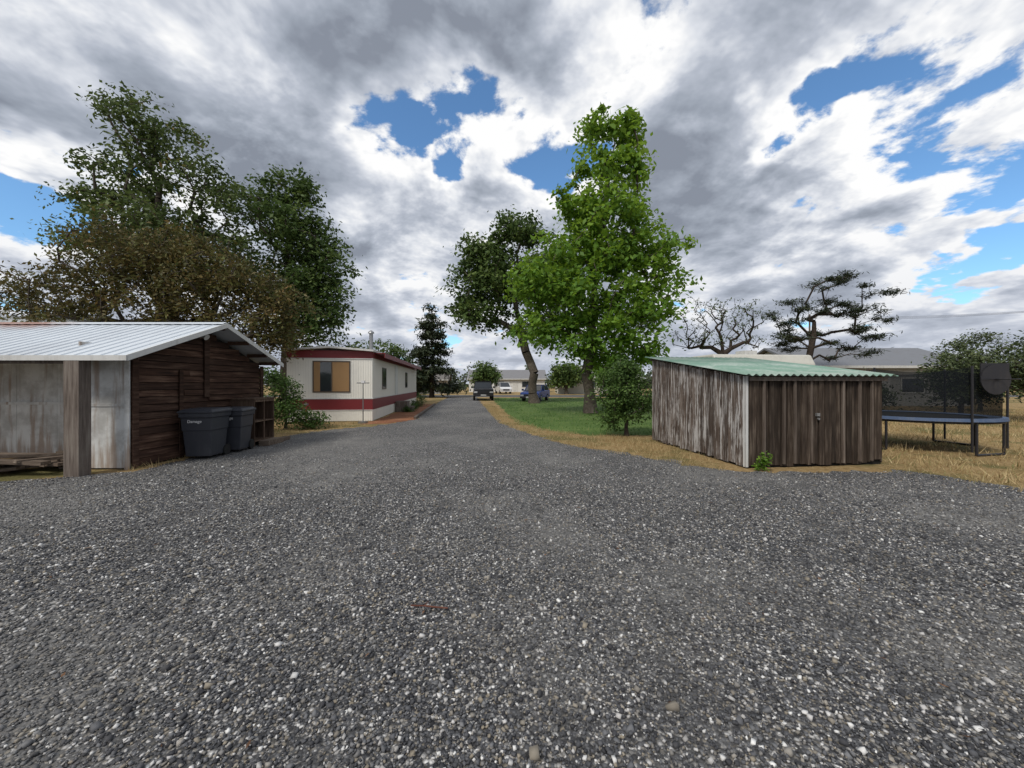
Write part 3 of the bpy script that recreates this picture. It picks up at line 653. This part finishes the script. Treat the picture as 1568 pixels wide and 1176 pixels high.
# ------------------------------------------------------------ camper behind plank shed
ct=empty('camper_trailer',(8.9,14.6,0),.1)
b=B(); b.prism([(-1,.5),(1,.5),(1.05,2.3),(.85,2.66),(-.85,2.66),(-1.05,2.3)],-1.9,1.9); b.obj('body',[m_paint('camper_tan',(.55,.54,.48),.5,0,.3)],ct,.06)
b=B(); b.box(-1.2,-.4,-1.08,-1.052,1.4,2.0); b.box(.5,1.3,-1.08,-1.052,1.4,2.0); b.obj('windows',[P_glass],ct)
b=B()
for sx in(-.35,.35):
    for sy in(-.85,.72): b.cyl((sx,sy,.34),(sx,sy+.15,.34),.33,.33,18)
b.obj('wheels',[P_rub],ct); b=B(); b.box(-.25,.25,-.25,.25,2.67,2.85); b.obj('roof_vent',[P_trim],ct)
# ------------------------------------------------------------ houses
def house(name,x,y,w,d,h,rh,rz,wc,rc,wins,door=None):
    e=empty(name,(x,y,0),rz); Pw=m_paint(name+'_wall',wc,.7,0,.2); Pr=m_paint(name+'_roof',rc,.85,0,.3)
    b=B(); b.box(-w/2,w/2,0,d,0,h)
    b.add([(-w/2,0,h),(-w/2,d,h),(-w/2,d/2,h+rh*.93),(w/2,0,h),(w/2,d,h),(w/2,d/2,h+rh*.93)],[(0,1,2),(3,5,4)]); b.obj('walls',[Pw],e)
    b=B(); ov=.5; sl=rh/(d/2)
    b.prism([(-ov,h-ov*sl),(d/2,h+rh),(d+ov,h-ov*sl),(d+ov,h-ov*sl+.15),(d/2,h+rh+.15),(-ov,h-ov*sl+.15)],-w/2-.4,w/2+.4); b.obj('roof',[Pr],e)
    b=B()
    for (a,c,z0,z1) in wins: b.box(a,c,-.03,-.004,z0,z1)
    b.obj('windows',[P_glass],e)
    b=B()
    for (a,c,z0,z1) in wins:
        b.box(a-.08,c+.08,-.05,-.031,z1,z1+.08); b.box(a-.08,c+.08,-.05,-.031,z0-.08,z0); b.box(a-.08,a,-.05,-.031,z0,z1); b.box(c,c+.08,-.05,-.031,z0,z1)
    if door: b.box(door,door+.95,-.04,-.004,0,2.05)
    b.box(-w/2-.4,w/2+.4,-ov-.03,-ov-.003,h-ov*sl-.02,h-ov*sl+.16)
    b.obj('trim_and_door',[P_trim],e); return e
house('ranch_house',-1.0,76,15,8,2.7,1.7,0,(.72,.72,.70),(.20,.20,.21),[(-6,-4.4,1,2.1),(-2.5,-.6,.9,2.1),(3,4.8,1,2.1)],1.2)
house('garage',-13.5,62,6,6,2.4,1.3,.1,(.50,.45,.36),(.16,.15,.14),[(-2.2,-1.4,1.2,1.9)],.8)
house('white_house',14,62,13,8,2.8,1.8,-.05,(.62,.60,.52),(.24,.23,.22),[(-5.6,-4,1,2.1),(-2,-.4,1,2.1),(2,4,1,2.1)],.4)
house('yellow_house',-30,72,14,8,2.8,1.8,0,(.5,.45,.3),(.2,.18,.16),[(-5,-3,1,2.1),(2,4,1,2.1)],0)
house('grey_roofed_house',27.4,28,12,8,2.95,1.5,0,(.45,.45,.43),(.17,.18,.20),[(-4.5,-3,1,2),(1,2.6,1,2)],-.8)
# ------------------------------------------------------------ vehicles (front faces -y)
def vehicle(name,x,y,rz,kind,paint,L,Wv,H):
    e=empty(name,(x,y,.004),rz); P=m_paint(name+'_paint',paint,.25,.2,.05,spec=.6)
    w=Wv/2; hl=L/2
    if kind=='pickup': body=[(-hl,.45),(-hl,1.0),(-hl+.1,1.12),(-.9,1.2),(hl,1.2),(hl,.5)]; gh=[(-1.05,1.18),(-.55,H-.05),(.95,H),(1.15,1.18)]
    elif kind=='van': body=[(-hl,.35),(-hl,.85),(-hl+.5,1.1),(-hl+.9,1.15),(hl,1.15),(hl,.35)]; gh=[(-hl+.75,1.13),(-hl+1.5,H),(hl-.1,H),(hl-.02,1.13)]
    else: body=[(-hl,.32),(-hl,.75),(-hl+.15,.85),(-.75,.98),(hl-.1,1.0),(hl,.8),(hl,.32)]; gh=[(-1.0,.96),(-.3,H),(1.2,H-.03),(hl-.25,.98)]
    b=B(); b.prism(body,-w,w,0,0.1); b.obj('body',[P],e,.06)
    b=B(); b.prism(gh,-w+.06,w-.06,0,.1,top=(gh[0][1],.22)); b.obj('glasshouse',[P_glass],e,.04)
    b=B(); zt=max(g[1] for g in gh); ys=[g[0] for g in gh if g[1]>zt-.1]; ins=.06+.22*(zt-gh[0][1])
    b.box(-w+ins-.02,w-ins+.02,min(ys)-.03,max(ys)+.03,zt-.02,zt+.04,0,.1)
    for sx in(-1,1):
        for (g0,g1) in((gh[0],gh[1]),(gh[3],gh[2])): b.cyl((sx*(w-.07),g0[0],g0[1]),(sx*(w-ins-.0),g1[0],g1[1]),.045,.04,6,0,.1)
        b.cyl((sx*(w-.06),.15,gh[0][1]),(sx*(w-ins),.15,zt),.04,.04,6,0,.1)
        b.box(min(sx*(w+.02),sx*(w+.22)),max(sx*(w+.02),sx*(w+.22)),gh[0][0]+.05,gh[0][0]+.17,gh[0][1]+.0,gh[0][1]+.18,0,.1)
    b.obj('roof_pillars_mirrors',[P],e,.01)
    b=B(); wr=.40 if kind=='pickup' else .33
    for sx in(-1,1):
        for yy in(-hl+.85,hl-.95):
            b.cyl((sx*(w-.2),yy,wr),(sx*(w+.015),yy,wr),wr,wr,20,0); b.cyl((sx*(w+.012),yy,wr),(sx*(w+.03),yy,wr),wr*.6,wr*.55,14,1)
    b.obj('wheels',[P_rub,P_galv],e)
    fz=body[0][1]; tz=body[1][1]
    b=B(); b.box(-w*.55,w*.55,-hl-.03,-hl-.002,tz-.32,tz-.08,0,.5); b.box(-w*.96,w*.96,-hl-.14,-hl-.003,fz-.02,fz+.17,0 if kind!='van' else 1,.5)
    for sx in(-1,1): b.box(min(sx*w*.60,sx*w*.95),max(sx*w*.60,sx*w*.95),-hl-.035,-hl-.002,tz-.26,tz-.12,2,0)
    b.box(-.26,.26,-hl-.16,-hl-.142,fz+.02,fz+.14,2,.6)
    for sx in(-1,1): b.box(min(sx*w*.8,sx*w*.97),max(sx*w*.8,sx*w*.97),hl+.002,hl+.03,.75,1.05,3,0)
    b.obj('grille_lights_bumper',[P_dk,P,m_paint('lamp_lens',(.5,.51,.53),.15,0,0,spec=.8),m_paint('tail_lens',(.4,.02,.02),.2)],e,.01)
    if kind=='pickup':
        b=B(); b.box(-w+.15,w-.15,1.25,hl-.1,1.202,1.21,0,.5); b.obj('bed_liner',[P_rub],e)
vehicle('pickup_truck',-3.0,39.5,.1,'pickup',(.012,.012,.014),5.3,1.95,1.85)
vehicle('minivan',-1.5,64,.25,'van',(.7,.7,.7),4.8,1.9,1.85)
vehicle('blue_hatchback_car',2.25,36.5,-.35,'car',(.02,.06,.28),4.1,1.75,1.5)
PA,PB=(78,50),(46.5,60)
for q in(PA,PB):
    up=empty('utility_pole',(*q,0)); b=B(); b.cyl((0,0,0),(0,0,12.5),.16,.11,10); b.box(-.06,.06,-1.2,1.2,11.7,11.85); b.obj('pole',[W_grey],up)
b=B()
for o in(-1,0,1):
    q=lambda t:(PA[0]+(PB[0]-PA[0])*t,PA[1]+(PB[1]-PA[1])*t+o*1.0,12.0-4*.7*t*(1-t))
    for i in range(14): b.cyl(q(i/14),q((i+1)/14),.018,.018,4)
b.obj('power_lines',[P_rub])
# ------------------------------------------------------------ sky
SE,SR=math.radians(48),math.radians(215)
w=bpy.data.worlds.new('World'); scene.world=w; w.use_nodes=True; nt=w.node_tree; nt.nodes.clear(); k=N(nt)
out=k.n('ShaderNodeOutputWorld')
sky=k.n('ShaderNodeTexSky',sky_type='NISHITA'); sky.sun_disc=False; sky.sun_elevation=SE; sky.sun_rotation=SR; sky.air_density=1.0; sky.dust_density=.4; sky.ozone_density=3
bg1=k.n('ShaderNodeBackground'); k.l(k.mix(1.0,sky.outputs[0],(.85,1.1,1.2),'MULTIPLY'),bg1.inputs[0]); bg1.inputs[1].default_value=.15
d=k.n('ShaderNodeTexCoord').outputs['Generated']
s=k.n('ShaderNodeSeparateXYZ'); k.l(d,s.inputs[0]); zc=k.m('MAXIMUM',s.outputs[2],0.0)
den=k.m('ADD',zc,.27)
cx=k.n('ShaderNodeCombineXYZ'); k.l(k.m('DIVIDE',s.outputs[0],den),cx.inputs[0]); k.l(k.m('DIVIDE',s.outputs[1],den),cx.inputs[1]); cx.inputs[2].default_value=3.7
p=cx.outputs[0]
# direction wobbled by noise so that the clear patches have ragged outlines
wob=k.v('MULTIPLY',k.v('SUBTRACT',k.noise(p,2.2,4,.6,0,'Color'),(.5,.5,.5)),(.55,.55,.55))
dw=k.v('NORMALIZE',k.v('ADD',d,wob))
holes=[((-.24,1,.80),4.6,.12),((-.10,1,.66),4.8,.13),((.08,1,.67),4.8,.13),((1.05,1,.66),6,.13),((.88,1,.55),5,.12),((.72,1,.69),3,.11),((-1.30,1,.36),4.5,.12),((1.3,1,.47),5,.12),((1.2,1,1.0),5,.1),((-1.3,1,.68),3,.1)]
bias=None
for hv,deg,amt in holes:
    hv=Vector(hv).normalized(); dt=k.v('DOT_PRODUCT',dw,tuple(hv))
    t=k.sm(dt,math.cos(math.radians(deg*1.9)),math.cos(math.radians(deg*.2)),0,amt)
    bias=t if bias is None else k.m('MAXIMUM',bias,t)
n1=k.noise(p,3.3,7,.58,.15); n0=k.noise(p,1.1,2,.5)
n1b=k.noise(k.v('ADD',p,(.02,-.06,0.0)),3.3,5,.58,.15)
d0=k.m('ADD',k.m('MULTIPLY',n1,.74),k.m('MULTIPLY',n0,.26))
dd=k.m('SUBTRACT',d0,bias)
cov=k.sm(dd,.35,.40)
thick=k.sm(dd,.39,.62)
lit=k.m('MULTIPLY',k.m('SUBTRACT',n1,n1b),3.0)
val=k.m('ADD',k.m('SUBTRACT',1.0,thick),lit,clamp=True)
cc=k.ramp(val,[(0,(.25,.28,.34)),(.25,(.35,.39,.46)),(.5,(.48,.52,.60)),(.75,(.72,.75,.81)),(1,(1.0,1.0,1.0))])
hz=k.sm(s.outputs[2],.0,.34,.5,0)
cc=k.mix(hz,cc,(.56,.60,.70))
bg2=k.n('ShaderNodeBackground'); k.l(cc,bg2.inputs[0]); bg2.inputs[1].default_value=1.0
mx=k.n('ShaderNodeMixShader'); k.l(cov,mx.inputs[0]); k.l(bg1.outputs[0],mx.inputs[1]); k.l(bg2.outputs[0],mx.inputs[2]); k.l(mx.outputs[0],out.inputs[0])
w.cycles.sampling_method='MANUAL'; w.cycles.sample_map_resolution=256
# ------------------------------------------------------------ sun and camera
sd=bpy.data.lights.new('sun','SUN'); sd.energy=2.5; sd.angle=math.radians(14); sd.color=(1,.94,.85)
so=link(bpy.data.objects.new('sun',sd))
v=Vector((math.sin(SR)*math.cos(SE),math.cos(SR)*math.cos(SE),math.sin(SE)))
so.rotation_euler=v.to_track_quat('Z','Y').to_euler()
cd=bpy.data.cameras.new('camera'); cd.lens=13.5; cd.sensor_width=36; cd.clip_end=2000; cd.clip_start=.05
co=link(bpy.data.objects.new('camera',cd)); co.location=(0,0,1.6); co.rotation_euler=(math.radians(90),0,0)
scene.camera=co
